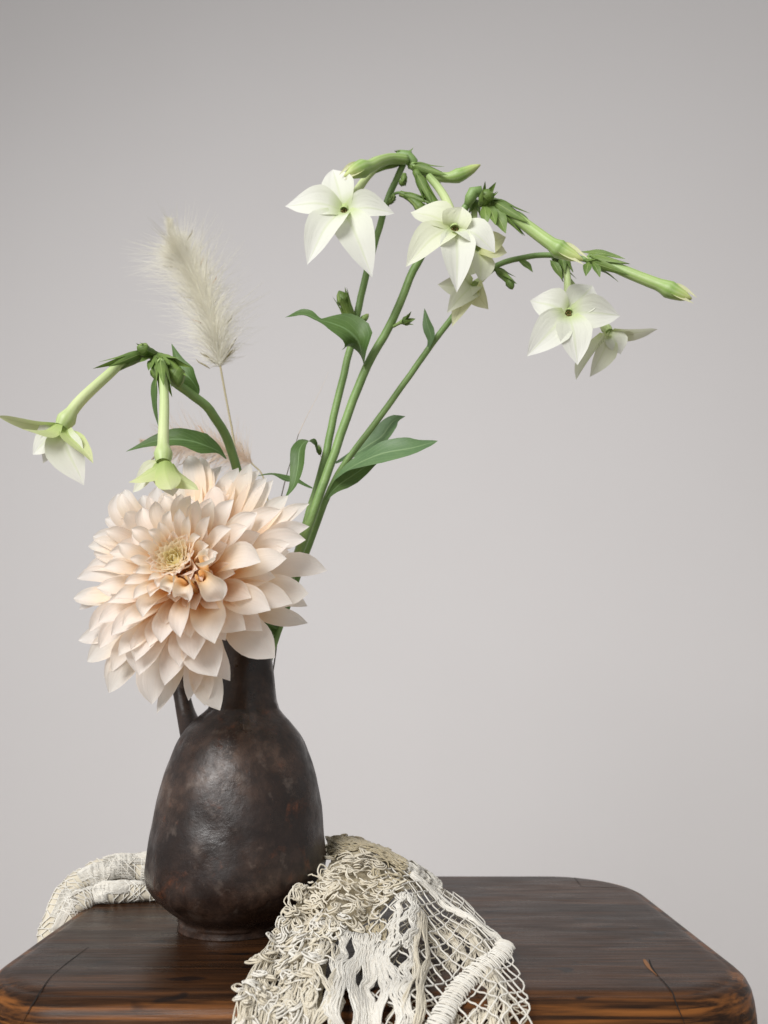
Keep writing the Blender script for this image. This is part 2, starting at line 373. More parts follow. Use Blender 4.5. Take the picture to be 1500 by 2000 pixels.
def dents(th, z, r):
    fx = math.sin(th); f = 0.0                          # th = 0 faces the camera, positive to the right
    f += 0.0020 * noise.noise(V((math.sin(th) * 1.6, math.cos(th) * 1.6, z * 18)))
    f += 0.0009 * noise.noise(V((math.sin(th) * 5, math.cos(th) * 5, z * 70)))
    for (t0, z0, st, sz, a) in ((-.52, .020, .07, .006, .0032), (-.31, .022, .06, .006, .0032), (-.42, .016, .05, .006, -.0012), (.10, .035, .07, .006, .0010), (-.1, .075, .05, .04, -.0006), (.35, .05, .12, .05, .0012)):
        f += a * math.exp(-((th - t0) / st) ** 2 - ((z - z0) / sz) ** 2)
    return f
for i, p in enumerate(pts):
    for k in range(NS):
        th = -math.pi + 2 * math.pi * k / NS; r = p.z
        if 0.004 < p.y: r += dents(th, p.y, r) * (1 if p.z > .02 else .4)
        m.v.append(V((p.x + math.sin(th) * r, JY - math.cos(th) * r, p.y))); m.c.append((i / 110, k / NS, .5, 1))
for i in range(len(pts) - 1):
    for k in range(NS):
        a = i * NS + k; b = i * NS + (k + 1) % NS; m.f.append((a, b, b + NS, a + NS))
# inner wall of the neck
top = pts[-1]; base = len(m.v)
for j, (dr, dz) in enumerate(((.0025, .0002), (.0035, -.003), (.0035, -.06))):
    for k in range(NS):
        th = -math.pi + 2 * math.pi * k / NS
        m.v.append(V((top.x + math.sin(th) * (top.z - dr), JY - math.cos(th) * (top.z - dr), top.y + dz))); m.c.append((1, 0, .5, 1))
prev = (len(pts) - 1) * NS
for j in range(3):
    for k in range(NS):
        m.f.append((prev + k, prev + (k + 1) % NS, base + j * NS + (k + 1) % NS, base + j * NS + k))
    prev = base + j * NS
m.f.append(tuple(reversed(range(NS))))
m.build('body', M['clay'], jug)
hp = cr([P(455, 1250, .508), P(405, 1232, .512), P(365, 1265, .515), P(352, 1320, .516), P(358, 1372, .514), P(370, 1415, .508), P(388, 1450, .50)], 30)
one('handle', M['clay'], jug, 'tube', hp, cr([.0058, .0055, .0055, .0055, .0053, .0068, .0105], 30), 16)

# ------------------------------------------------------------------ dahlia
DC = P(333, 1083, .385)
dn = V((-0.13, -0.95, 0.25)).normalized()
DR = .066
dahlia = thing('dahlia_flower', DC - dn * .05, 'huge peach cream dahlia bloom in front of the jug neck', 'dahlia')
def dome(x): return .016 * x * (1 - x) * 2 - .044 * x ** 2.1
def dahlia_tip(px, py, k):
    d = ray(px, py); o = V((0, 0, H)); h = 0.0
    for _ in range(12):
        t = ((DC + dn * h) - o).dot(dn) / d.dot(dn); p = o + d * t
        q = p - DC; r = (q - dn * q.dot(dn)).length
        h = h * .4 + .6 * max(dome(min(r / DR, 1.1)) - .012 * k, -.060)
    return p
def dahlia_petal(tip, width, k=0.0, cupb=1.5, cupt=0.35, bulge=.10, mat='dahlia', roll=0.0, sweep=0.0):
    q = tip - DC; e = q - dn * q.dot(dn); r = e.length; e = e.normalized() if r > 1e-6 else V((1, 0, 0)); x = min(r / DR, 1.2)
    side = dn.cross(e)
    hb = -.010 - .034 * x - .010 * k
    B = DC + dn * hb + e * (.002 + .008 * x)
    L = (tip - B).length
    mid1 = B.lerp(tip, .36) + dn * (bulge * L * (1.0 - .25 * x)) + side * sweep * L * .5
    mid2 = B.lerp(tip, .72) + dn * (bulge * L * .95) + side * sweep * L
    N = (dn - e * (.9 - .6 * x)).normalized()
    if roll: N = Matrix.Rotation(roll, 3, (tip - B).normalized()) @ N
    rnd = random.random()
    cup = lambda t: cupt + (cupb - cupt) * max(0, 1 - t / .62) ** 1.2 + .65 * max(0, t - .72) / .28
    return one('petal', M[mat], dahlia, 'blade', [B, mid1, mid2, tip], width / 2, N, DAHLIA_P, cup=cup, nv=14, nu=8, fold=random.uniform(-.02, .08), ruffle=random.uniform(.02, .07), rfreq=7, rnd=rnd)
# tips read off the photograph (coordinates of an enlargement: x = 120 + cx / 2.778, y = 860 + cy / 2.778), width, layer
tips = [
 # outer ring, clockwise from the top
 (690, 85, 150, 1.0), (752, 92, 120, .8), (868, 140, 130, 1.2), (1025, 125, 140, .9), (1112, 205, 150, .6), (1150, 215, 120, 1.4), (1345, 345, 120, 1.3), (1300, 352, 120, 1.0),
 (1345, 468, 150, .8), (1325, 540, 165, .5), (1440, 708, 180, 1.9), (1340, 832, 210, .9), (1334, 900, 130, 1.7), (1252, 885, 170, .5), (1336, 992, 110, 2.1), (1158, 1180, 220, .7),
 (915, 1305, 150, 1.6), (842, 1282, 230, .6), (860, 1465, 190, 1.5), (780, 1440, 150, 1.9), (690, 1412, 130, 2.0), (518, 1482, 100, 2.3), (492, 1432, 200, 1.3), (420, 1275, 200, .5), (560, 1330, 170, 1.0),
 (258, 1370, 190, 1.2), (232, 1290, 110, 1.5), (275, 1255, 140, .8), (140, 1200, 170, 1.0), (205, 1130, 150, .5), (92, 1087, 130, 1.2), (150, 1040, 140, .7), (98, 918, 140, 1.0), (66, 855, 125, 1.3), (120, 880, 130, .6),
 (84, 750, 120, 1.1), (146, 575, 130, .8), (172, 520, 150, 1.2), (238, 425, 160, .9), (180, 600, 130, .4), (305, 290, 165, .8), (345, 268, 150, 1.2), (440, 300, 150, .7), (520, 250, 140, .9), (600, 265, 140, .8), (640, 180, 130, 1.2), (745, 230, 130, .6), (830, 250, 140, .8), (930, 240, 150, .8),
 (960, 150, 150, 1.1), (1075, 165, 150, 1.5), (800, 150, 140, .9), (900, 200, 150, .7), (1230, 300, 150, 1.2),
 # middle
 (935, 322, 120, .1), (1062, 400, 135, .1), (1190, 378, 150, .5), (1222, 640, 175, .2), (1240, 560, 150, .8), (1082, 660, 165, -.1), (1135, 922, 185, 0), (1000, 1030, 180, .6), (1010, 470, 130, .5), (832, 1103, 190, 0), (645, 1070, 130, 0), (720, 1190, 190, .6),
 (440, 962, 115, 0), (540, 1100, 150, .4), (400, 1200, 150, .5), (310, 1170, 140, .3), (270, 1060, 130, .2), (330, 1010, 130, .4), (200, 990, 130, .3), (285, 855, 110, .1), (190, 800, 115, .2), (130, 705, 110, .3), (390, 860, 85, -.1), (230, 690, 105, .1), (250, 880, 110, .5),
 (240, 490, 110, .2), (300, 440, 110, .4), (350, 390, 120, .3), (440, 365, 120, .2), (510, 330, 110, .1), (560, 300, 110, .3), (650, 290, 120, .2), (740, 325, 115, .1), (820, 330, 110, .4), (380, 480, 100, .1), (310, 560, 100, .1), (260, 610, 100, .2),
 # inner
 (740, 700, 120, .1), (765, 765, 130, .2), (700, 650, 85, -.1), (800, 570, 95, 0), (850, 610, 110, .1), (640, 720, 90, -.1), (700, 760, 110, .15), (610, 740, 80, 0),
 (922, 478, 92, -.2), (805, 412, 85, -.1), (755, 520, 75, -.3), (690, 410, 75, -.2), (640, 370, 75, -.2), (590, 380, 70, -.2), (700, 300, 90, .0), (590, 828, 85, -.3), (520, 800, 75, -.2), (470, 760, 70, -.2), (400, 720, 75, -.1), (370, 640, 70, -.1), (420, 560, 65, -.2), (470, 490, 65, -.2), (530, 440, 65, -.2), (340, 780, 85, .1), (480, 850, 85, .0)]
for cx, cy, w, k in tips:
    px, py = 120 + cx / 2.778, 860 + cy / 2.778
    tip = dahlia_tip(px, py, k); x = math.hypot(cx - 585, cy - 615) / 700
    dahlia_petal(tip, w / 2.778 * .262e-3 * random.uniform(.98, 1.1), k, cupb=1.7 - .3 * x, cupt=.98 - .32 * x + random.uniform(-.15, .25), bulge=.13 + random.uniform(-.03, .04), sweep=random.uniform(-.07, .07))
# the rolled petals beside the heart, still half tubes
for (hx, hy), (tx, ty), hr, c1 in (((757, 648), (822, 662), .0022, 1.7), ((745, 722), (874, 862), .0024, .95), ((655, 752), (694, 868), .0022, 1.2), ((590, 735), (592, 832), .0016, 1.3)):
    hole = dahlia_tip(120 + hx / 2.778, 860 + hy / 2.778, -.75); tip = dahlia_tip(120 + tx / 2.778, 860 + ty / 2.778, -.55)
    q = hole - DC; e = (q - dn * q.dot(dn)).normalized(); r = (q - dn * q.dot(dn)).length
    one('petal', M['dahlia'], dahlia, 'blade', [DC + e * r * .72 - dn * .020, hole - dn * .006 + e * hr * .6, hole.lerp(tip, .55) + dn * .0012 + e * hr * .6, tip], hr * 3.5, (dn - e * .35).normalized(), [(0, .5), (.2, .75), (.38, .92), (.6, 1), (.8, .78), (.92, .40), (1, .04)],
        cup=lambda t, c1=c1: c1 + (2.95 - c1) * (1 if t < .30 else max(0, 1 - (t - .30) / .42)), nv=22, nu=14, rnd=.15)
# deep rows that close the gaps between the petals in front
for i in range(44):
    a = i * 2.39996; r = .020 + .034 * (i / 44); e = V((1, 0, 0)) - dn * dn.x; e.normalize(); f = dn.cross(e)
    tip = DC + (e * math.cos(a) + f * math.sin(a)) * r + dn * (dome(r / DR) - .012)
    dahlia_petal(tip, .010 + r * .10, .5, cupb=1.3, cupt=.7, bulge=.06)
# heart: small tight petals on a golden-angle spiral
for i in range(64):
    a = i * 2.39996; r = .00168 * math.sqrt(i + .3)
    e = V((1, 0, 0)) - dn * dn.x; e.normalize(); f = dn.cross(e)
    tip = DC + (e * math.cos(a) + f * math.sin(a)) * r + dn * (-.003 + .30 * r + random.uniform(-.0012, .0014))
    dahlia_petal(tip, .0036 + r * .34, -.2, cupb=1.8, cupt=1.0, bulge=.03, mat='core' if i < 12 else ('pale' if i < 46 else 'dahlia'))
# back of the head, sepals and stem down into the jug neck
hb = DC - dn * .052
one('receptacle', M['pale'], dahlia, 'tube', [DC - dn * .034, DC - dn * .040, DC - dn * .047, DC - dn * .054], [.002, .006, .009, .004], 14)
neck = P(482, 1230, JY)
one('stem', M['stem'], dahlia, 'tube', cr([hb, hb - dn * .012 + V((.003, 0, .004)), neck + V((-.006, -.008, .022)), neck + V((-.003, -.002, -.02)), neck + V((-.002, 0, -.05))], 24), .0030, 10)
for a_, b_ in (((540, 1205, .455), (562, 1206, .452)), ((520, 1222, .46), (536, 1240, .455))):
    b0 = hb + V((.02, .002, -.005)); tipp = P(*b_)
    one('sepal', M['leaf'], dahlia, 'blade', [b0, P(*a_), tipp], .0085, V((.2, -1, .3)), LEAF_P, cup=.5, rnd=random.random())

# ------------------------------------------------------------------ flowering tobacco
def calyx(parent, base, dirv, L, rad, mat='sepal', n=5, flare=.25):
    d = dirv.normalized(); u = d.orthogonal().normalized(); w = d.cross(u); m = MB(); ph = random.random() * 6
    for k in range(n):
        a = ph + 2 * math.pi * k / n; e = u * math.cos(a) + w * math.sin(a); l = L * random.uniform(.85, 1.15)
        sp_ = [base - d * L * .02, base + d * l * .25 + e * rad * .9, base + d * l * .6 + e * rad, base + d * l + e * rad * (1 + flare * random.uniform(.2, 2.2))]
        m.blade(sp_, rad * .78, -e, SEP_P, cup=.75, nv=9, nu=4, rnd=random.random())
    return m.build('calyx', M[mat], parent)
def flower(parent, throat, nrm, lobes, path, tr, mats='white', bulb=1.5, cal=.30, rt=.0026, stamens=True, calr=1.5, droop=.0):
    """long-tubed star flower: the tube is the part, its lobes, calyx and anthers are sub-parts"""
    pth = [P(*q) for q in path] + [throat]; n = 26
    pts = cr(pth, n); rad = []
    for i in range(n):
        t = i / (n - 1); rad.append(tr * (pw([(0, .8), (.3, .85), (.7, 1.0), (.84, 1.08), (.93, bulb), (1, rt / tr)], t)))
    fl = MB(); fl.tube(pts, rad, 14, caps=False); fo = fl.build('flower', M['tube'], parent)
    for i, (tp, w, mt, fold, bend, *nn) in enumerate(lobes):
        tip = P(*tp); d = tip - throat; L = d.length; e = d.normalized()
        B = throat + (e - nrm * e.dot(nrm)).normalized() * rt * .8 + nrm * (.00015 * i)
        N = nrm - e * nrm.dot(e)
        N = N.normalized() if N.length > .15 else V((0, -1, .2))
        if nn: N = nn[0].normalized()
        w *= 1.16
        mid = throat.lerp(tip, .5) + N * bend * L + nrm * (.0002 * i)
        one('petal', M[mt], fo, 'blade', [B, throat.lerp(tip, .25) + N * bend * L * .75 + nrm * .0002 * i, mid, throat.lerp(tip, .78) + N * bend * L * .55, tip], w * mpp(tp[2], tp[1]) / 2, N, LOBE_P, cup=.25, nv=14, nu=8, fold=fold * 1.35, ruffle=.08, rfreq=6, rnd=random.random())
    if cal:
        d0 = pts[3] - pts[0]; calyx(fo, pts[0] - d0 * .2, pts[7] - pts[0], cal * sum((pts[i + 1] - pts[i]).length for i in range(n - 1)), tr * calr)
    if stamens:
        m = MB(); u = nrm.orthogonal().normalized(); w = nrm.cross(u)
        m.tube([throat + nrm * .0002 - nrm * .001, throat + nrm * .0006], [rt * 1.02, rt * 1.02], 14, caps=False)
        m.build('throat_ring', M['throat'], fo)
        for k in range(5):
            a = k * 1.2566 + .4; c = throat + (u * math.cos(a) + w * math.sin(a)) * rt * .55 - nrm * .0008
            one('anther', M['anther'], fo, 'tube', [c - nrm * .0012, c, c + nrm * .0008 + V((.0003, 0, 0)), c + nrm * .0014], [.0003, .0008, .0009, .0002], 6)
    return fo
def bud(parent, path, rr, cal=.35, calr=1.35, split=True, mat='bud'):
    pts = cr([P(*q) for q in path], 24); rad = [rr * pw([(0, .75), (.3, .85), (.62, .95), (.74, 1.35), (.82, 1.15), (.92, .8), (1, .15)], i / 23) for i in range(24)]
    if cal >= .9: mat = 'sepal'
    m = MB(); m.tube(pts, rad, 12); o = m.build('bud', M[mat], parent)
    if split:
        d = (pts[-1] - pts[-6]).normalized(); u = d.cross(V((0, -1, 0))).normalized()
        for q in (-1, 1):
            one('petal_tip', M['fade'], o, 'blade', [pts[-7] + u * q * rr * .4 + V((0, -rr * .5, 0)), pts[-4] + u * q * rr * .75 + V((0, -rr * .5, 0)), pts[-1] + u * q * rr * .55 + d * rr * .6], rr * .6, V((0, -1, .2)), SEP_P, cup=1.0, nv=8, nu=4)
    if cal: calyx(o, pts[0], pts[6] - pts[0], cal * (pts[-1] - pts[0]).length, rr * calr)
    return o
def leaf(parent, sp_, w, nrm, mat='leaf', **k):
    pts = [P(*q) for q in sp_]; kk = dict(cup=.45, nv=20, nu=8, ruffle=.16, rfreq=13, rnd=random.random()); kk.update(k)
    pf = kk.pop('prof', LEAF_P)
    return one('leaf', M[mat], parent, 'blade', pts, w * mpp(sp_[len(sp_) // 2][2], sp_[0][1]) / 2, nrm, pf, **kk)
def stem(parent, path, r0, r1):
    pts = cr([P(*q) for q in path], 48); n = 48
    pts = [p + V((noise.noise(p * 90) * .0005, 0, noise.noise(p * 80 + V((5, 5, 5))) * .0005)) for p in pts]
    o = one('stem', M['stem'], parent, 'tube', pts, [r0 + (r1 - r0) * i / (n - 1) for i in range(n)], 10)
    h = MB()                                   # fine glandular hairs
    for _ in range(420):
        i = random.randrange(8, n - 1); p = pts[i].lerp(pts[i + 1 if i + 1 < n else i], random.random()); d = V((random.gauss(0, 1), random.gauss(0, 1), random.gauss(0, 1))); tg = (pts[min(i + 1, n - 1)] - pts[i - 1]).normalized(); d = (d - tg * d.dot(tg)).normalized()
        r = (r0 + (r1 - r0) * i / (n - 1)); h.tube([p + d * r * .9, p + d * (r + random.uniform(.0004, .0009))], [.00006, .00002], 3, caps=False)
    h.build('stem_hairs', M['stem'], o, kind='stuff')
    return o
G = 'flowering tobacco stems in the jug'
mouth = P(485, 1215, JY)
FWD = V((0, -1, 0))
# --- stem A: tallest, ends in the green bud cluster and the white star on its left
A = thing('tobacco_stem', mouth, 'tall upright tobacco stem topped by bud cluster and one wide white star flower', 'flower stem', G)
stem(A, [(500, 1330, .502), (530, 1225, .50), (572, 1110, .492), (605, 1000, .486), (636, 890, .484), (655, 800, .482), (682, 690, .48), (703, 590, .476), (722, 510, .472), (738, 455, .468), (757, 390, .462), (776, 345, .458), (790, 315, .456)], .0027, .0020)
nA = V((-.12, -.96, .18)).normalized(); thA = P(672, 412, .430)
flower(A, thA, nA, [((650, 331, .440), 56, 'white', .12, .10), ((770, 417, .434), 62, 'white', .16, .10), ((727, 542, .424), 68, 'white', .20, .12), ((600, 517, .422), 66, 'white', .22, .12), ((557, 403, .430), 64, 'white', .10, .10)],
       [(786, 312, .455), (752, 318, .452), (722, 340, .450), (698, 372, .446)], .0026)
bud(A, [(795, 312, .452), (765, 310, .448), (740, 316, .442), (722, 325, .438), (700, 332, .434), (673, 344, .430)], .0042, cal=0)
bud(A, [(800, 322, .455), (830, 332, .452), (862, 346, .450), (895, 343, .448), (938, 322, .446)], .0034, cal=.62, calr=1.2, split=False)
for pth, r_ in (([(812, 335, .452), (826, 362, .450), (845, 395, .449), (856, 426, .449)], .0040), ([(782, 378, .454), (797, 384, .453), (815, 400, .452), (836, 424, .452)], .0032), ([(757, 398, .458), (766, 390, .456), (768, 380, .456)], .0020), ([(790, 340, .452), (788, 352, .452), (782, 362, .452)], .0024)):
    bud(A, pth, r_ * .8, cal=.9, calr=1.15, split=False)
one('bud_stalk', M['stem'], A, 'tube', cr([P(757, 400, .460), P(768, 380, .458), P(785, 377, .455), P(800, 388, .453)], 12), .0009, 8)
calyx(A, P(798, 302, .455), V((-1, 0, -.12)), .0085, .0032); calyx(A, P(790, 305, .455), V((1, 0, .1)), .006, .0034); calyx(A, P(815, 330, .454), V((.8, 0, -.6)), .012, .0026)
one('node', M['stem'], A, 'tube', [P(770, 306, .455), P(780, 302, .455), P(795, 306, .455), P(806, 318, .455), P(812, 332, .455)], [.001, .0030, .0042, .0038, .001], 12)
# seed capsule and small sepals half way up
o = bud(A, [(690, 640, .478), (681, 615, .474), (673, 592, .472), (662, 568, .470)], .0034, cal=.92, calr=1.25, split=False); bud(A, [(696, 640, .476), (706, 628, .474), (720, 613, .473)], .0016, cal=.7, split=False)
leaf(A, [(627, 893, .484), (614, 868, .478), (600, 861, .470), (586, 876, .464), (582, 912, .462), (573, 948, .460), (556, 974, .456)], 40, [V((0, -.7, 1)), V((-.2, -.8, .8)), V((-.6, -1, .4)), V((-.45, -1, 0)), V((-.4, -1, -.2))], cup=.5, ruffle=.05)
leaf(A, [(610, 954, .490), (588, 944, .492), (566, 938, .494), (535, 927, .496), (500, 930, .497)], 24, V((0, -.6, .8)))
calyx(A, P(625, 888, .482), V((-.25, -.1, 1)), .0062, .0018)

# --- stem B: middle, white star near its top, long pale bud leaning right
B_ = thing('tobacco_stem', mouth + V((.004, -.003, 0)), 'thick middle tobacco stem with white star flower and long knobbed bud leaning right', 'flower stem', G)
stem(B_, [(490, 1335, .497), (535, 1215, .486), (585, 1075, .476), (618, 985, .47), (648, 900, .468), (690, 780, .465), (725, 700, .462), (762, 635, .46), (788, 575, .458), (812, 520, .456), (848, 462, .454), (890, 428, .451), (912, 402, .448), (926, 381, .446)], .0029, .0023)
one('node', M['stem'], B_, 'tube', [P(912, 402, .447), P(918, 388, .446), P(924, 377, .445), P(936, 374, .445), P(942, 384, .446)], [.002, .0036, .0040, .0036, .001], 12)
nB = V((.05, -.93, .30)).normalized(); thB = P(888, 448, .418)
flower(B_, thB, nB, [((802, 415, .424), 66, 'whitey', .12, .10), ((903, 404, .414), 52, 'whitey', .34, .05), ((967, 494, .414), 64, 'white', .18, .14), ((892, 571, .410), 62, 'white', .22, .12), ((793, 521, .414), 64, 'whitey', .16, .14)],
       [(838, 345, .444), (856, 366, .440), (872, 392, .434), (882, 420, .428)], .0029, cal=.0, rt=.0030)
nC = V((.4, -.6, .2)).normalized()
flower(B_, P(930, 486, .452), V((.55, -.75, .1)).normalized(), [((988, 463, .452), 40, 'fade', .08, .06), ((990, 494, .455), 44, 'fade', .08, .06), ((938, 552, .452), 58, 'whitey', .12, .08), ((900, 540, .456), 50, 'whitey', .1, .08), ((905, 440, .462), 44, 'whitey', .1, .08)], [(930, 392, .452), (926, 420, .455), (926, 452, .457)], .0024, cal=.25, stamens=False)
bud(B_, [(955, 392, .444), (985, 410, .440), (1022, 436, .434), (1062, 466, .428), (1085, 482, .425), (1102, 492, .424), (1138, 508, .420)], .0042, cal=.45, calr=1.25)
o = bud(B_, [(940, 400, .442), (946, 390, .438), (953, 382, .434), (958, 377, .431)], .0030, cal=1.15, calr=1.35, split=False); calyx(B_, P(948, 392, .438), V((.3, -.6, .75)), .0075, .0036)
for a_, b_, w_ in (((945, 398, .44), (946, 446, .436), 22), ((955, 404, .44), (988, 456, .436), 30), ((948, 398, .44), (968, 440, .432), 22), ((990, 410, .442), (1038, 440, .436), 14)):
    leaf(B_, [a_, ((a_[0] + b_[0]) / 2 + 3, (a_[1] + b_[1]) / 2 - 3, a_[2] - .004), b_], w_, V((-.2, -1, .2)), 'sepal', ruffle=.1)
leaf(B_, [(711, 716, .460), (706, 690, .452), (698, 664, .446), (676, 643, .442), (645, 630, .440), (621, 624, .440), (601, 615, .444), (580, 614, .447), (557, 620, .450)], 76, [V((-.8, -.6, .1)), V((-.5, -.75, .4)), V((-.15, -.8, .55)), V((0, -.8, .6)), V((-.1, -.7, .7))], cup=.35, ruffle=.16, nv=28, prof=[(0, .10), (.10, .42), (.26, 1), (.40, .95), (.52, .50), (.60, .24), (.66, .26), (.76, .40), (.86, .34), (.94, .16), (1, .01)])
m_ = bud(B_, [(768, 638, .459), (780, 631, .456), (790, 627, .453)], .0012, cal=0, split=False)
calyx(B_, P(786, 630, .454), V((.75, -.55, .1)), .0072, .0030, 'sepal', flare=.35)
leaf(B_, [(652, 936, .468), (672, 922, .462), (700, 905, .456), (746, 886, .450), (800, 876, .448), (830, 868, .450), (855, 861, .452)], 62, [V((-.2, -.7, .7)), V((0, -.8, .6)), V((0, -.85, .5)), V((0, -.9, .4))], 'leafg', ruffle=.14, cup=.4)
leaf(B_, [(636, 976, .472), (658, 950, .470), (690, 928, .466), (720, 908, .464), (745, 896, .464)], 34, V((.3, -.85, -.2)), 'leaf', ruffle=.06)

# --- stem C: thin right-hand stem arching over to the far right flowers
C_ = thing('tobacco_stem', mouth + V((.008, .004, 0)), 'thin arching tobacco stem reaching farthest right with pale flowers and long bud', 'flower stem', G)
stem(C_, [(510, 1335, .503), (548, 1220, .505), (600, 1075, .50), (648, 950, .492), (692, 880, .486), (760, 790, .482), (820, 705, .478), (862, 648, .476), (905, 590, .474), (942, 542, .472), (980, 514, .470), (1030, 502, .467), (1078, 498, .464), (1120, 502, .462), (1150, 508, .460)], .0022, .0017)
leaf(C_, [(834, 688, .477), (842, 660, .472), (834, 630, .470), (829, 602, .470)], 24, V((-.6, -.75, .1)), 'leafg', ruffle=.08)
leaf(C_, [(656, 905, .495), (690, 888, .496), (722, 868, .496), (746, 852, .495), (760, 832, .494), (772, 820, .494), (792, 813, .494)], 56, V((-.3, -.8, .4)), 'leafg', ruffle=.1)
thF = P(1110, 612, .444); nF = V((.02, -.97, -.10)).normalized()
flower(C_, thF, nF, [((1158, 558, .448), 58, 'white', .10, .08), ((1211, 617, .446), 60, 'white', .10, .08), ((1128, 713, .440), 64, 'white', .10, .08), ((1029, 696, .440), 64, 'white', .10, .08), ((1035, 587, .446), 60, 'white', .10, .08)],
       [(1100, 500, .464), (1107, 530, .466), (1109, 565, .464), (1110, 592, .458)], .0026, cal=.22)
th6 = P(1190, 649, .466); n6 = V((.45, -.1, -.9)).normalized()
flower(C_, th6, n6, [((1284, 643, .470), 40, 'whitey', .06, .05), ((1125, 742, .460), 46, 'whitey', .25, .06, V((-.8, -.5, -.1))), ((1152, 736, .462), 46, 'whitey', .22, .05, V((.5, -.8, 0))), ((1212, 692, .466), 44, 'white', .14, .05, V((.2, -1, -.2))), ((1225, 668, .482), 50, 'whitey', .08, .06)],
       [(1084, 505, .468), (1105, 540, .474), (1135, 578, .478), (1170, 625, .474)], .0023, cal=.28, stamens=False)
bud(C_, [(1148, 505, .460), (1185, 515, .455), (1225, 532, .450), (1265, 548, .446), (1296, 560, .443), (1320, 572, .441), (1351, 584, .439)], .0040, cal=.40, calr=1.25)
for a_, b_, w_ in (((1150, 512, .457), (1144, 540, .453), 18), ((1158, 514, .456), (1172, 542, .452), 16), ((1130, 492, .460), (1222, 506, .452), 16), ((1150, 498, .456), (1200, 520, .450), 20), ((1012, 508, .468), (1041, 532, .462), 16), ((1075, 508, .464), (1098, 546, .462), 18)):
    leaf(C_, [a_, ((a_[0] + b_[0]) / 2, (a_[1] + b_[1]) / 2 - 4, a_[2] - .003), b_], w_, V((-.1, -1, .3)), 'sepal', ruffle=.1)
bud(C_, [(968, 524, .469), (982, 536, .466), (994, 550, .464), (1001, 565, .463)], .0022, cal=.95, calr=1.35, split=False)
# fading flower hanging under stem C
th4 = P(928, 556, .458)
flower(C_, th4, V((-.35, -.75, -.55)).normalized(), [((883, 638, .446), 40, 'fade', .25, .10), ((954, 604, .450), 42, 'fade', .12, .18), ((873, 611, .442), 46, 'whitey', .15, .12), ((855, 556, .450), 44, 'whitey', .1, .1), ((905, 590, .446), 44, 'whitey', .2, .1)], [(962, 526, .470), (950, 536, .467), (938, 547, .462)], .0022, cal=.0, stamens=False, bulb=1.2)

# --- stem D: nodding to the left in front, two hanging trumpet flowers
D_ = thing('tobacco_stem', mouth + V((-.006, -.002, 0)), 'short nodding tobacco stem bent left with two hanging long-tubed flowers', 'flower stem', G)
stem(D_, [(478, 1320, .498), (476, 1200, .494), (478, 1080, .490), (474, 980, .484), (459, 905, .474), (440, 850, .460), (408, 800, .444), (370, 768, .436), (338, 744, .430), (312, 716, .426), (298, 694, .425)], .0030, .0026)
f7 = P(120, 834, .392); n7 = V((-.50, -.28, -.82)).normalized()
CF = V((-.15, -1, .15))
flower(D_, f7, n7, [((-6, 812, .404), 40, 'lime', .06, .04), ((42, 838, .374), 48, 'lime', .06, .06), ((64, 888, .400), 58, 'white', .10, .03, CF), ((84, 906, .404), 40, 'white', .16, .03, CF), ((164, 948, .394), 66, 'white', .28, .05, CF), ((182, 905, .384), 38, 'lime', .18, .04, V((.5, -.8, .5)))],
       [(283, 689, .424), (246, 703, .415), (208, 735, .405), (154, 786, .396)], .0029, cal=.42, bulb=1.75, stamens=False, calr=1.3, rt=.0034)
f8 = P(319, 903, .380); n8 = V((.02, -.25, -.97)).normalized()
flower(D_, f8, n8, [((251, 942, .376), 44, 'lime', .18, .05, V((.35, .8, -.5))), ((259, 962, .396), 44, 'whitey', .12, .05, V((0, -1, .3))), ((335, 956, .356), 46, 'lime', .26, .05, V((-.1, .9, -.3))), ((338, 969, .400), 48, 'whitey', .10, .05, V((0, -1, .2))), ((388, 957, .376), 44, 'lime', .18, .05, V((-.4, .8, -.5)))],
       [(314, 706, .408), (319, 740, .400), (321, 790, .394), (319, 850, .386)], .0027, cal=.36, bulb=1.8, stamens=False, calr=1.35, rt=.0034)
bud(D_, [(308, 695, .424), (296, 690, .420), (284, 684, .416), (268, 677, .412)], .0029, cal=1.0, calr=1.0, split=False)
bud(D_, [(312, 698, .422), (326, 706, .416), (342, 726, .412), (350, 755, .410)], .0038, cal=1.0, calr=1.0, split=False)
bud(D_, [(306, 700, .420), (306, 715, .413), (309, 742, .408)], .0030, cal=1.0, calr=1.0, split=False)
for a_, b_, w_ in (((300, 696, .42), (272, 708, .414), 14), ((298, 700, .42), (290, 724, .414), 14), ((300, 690, .424), (268, 677, .418), 18)):
    leaf(D_, [a_, ((a_[0] + b_[0]) / 2, (a_[1] + b_[1]) / 2 - 2, a_[2] - .003), b_], w_, V((-.1, -1, .3)), 'sepal', ruffle=.1)
leaf(D_, [(384, 778, .440), (386, 762, .438), (374, 742, .436), (360, 725, .436), (349, 705, .438), (335, 671, .442)], 40, [V((-.4, -.8, .2)), V((-.6, -.7, .2)), V((.3, -.9, .2)), V((.5, -.8, .2))], ruffle=.10, twist=-.6)
leaf(D_, [(442, 896, .456), (424, 880, .452), (400, 870, .448), (376, 862, .446), (345, 858, .445), (300, 862, .446), (246, 882, .448)], 62, [V((0, -.75, .6)), V((0, -.85, .5)), V((0, -.9, .4))], ruffle=.14, cup=.4)
leaf(D_, [(312, 724, .440), (304, 750, .444), (304, 788, .446), (309, 832, .446)], 26, V((-.7, -.7, 0)), ruffle=.05)

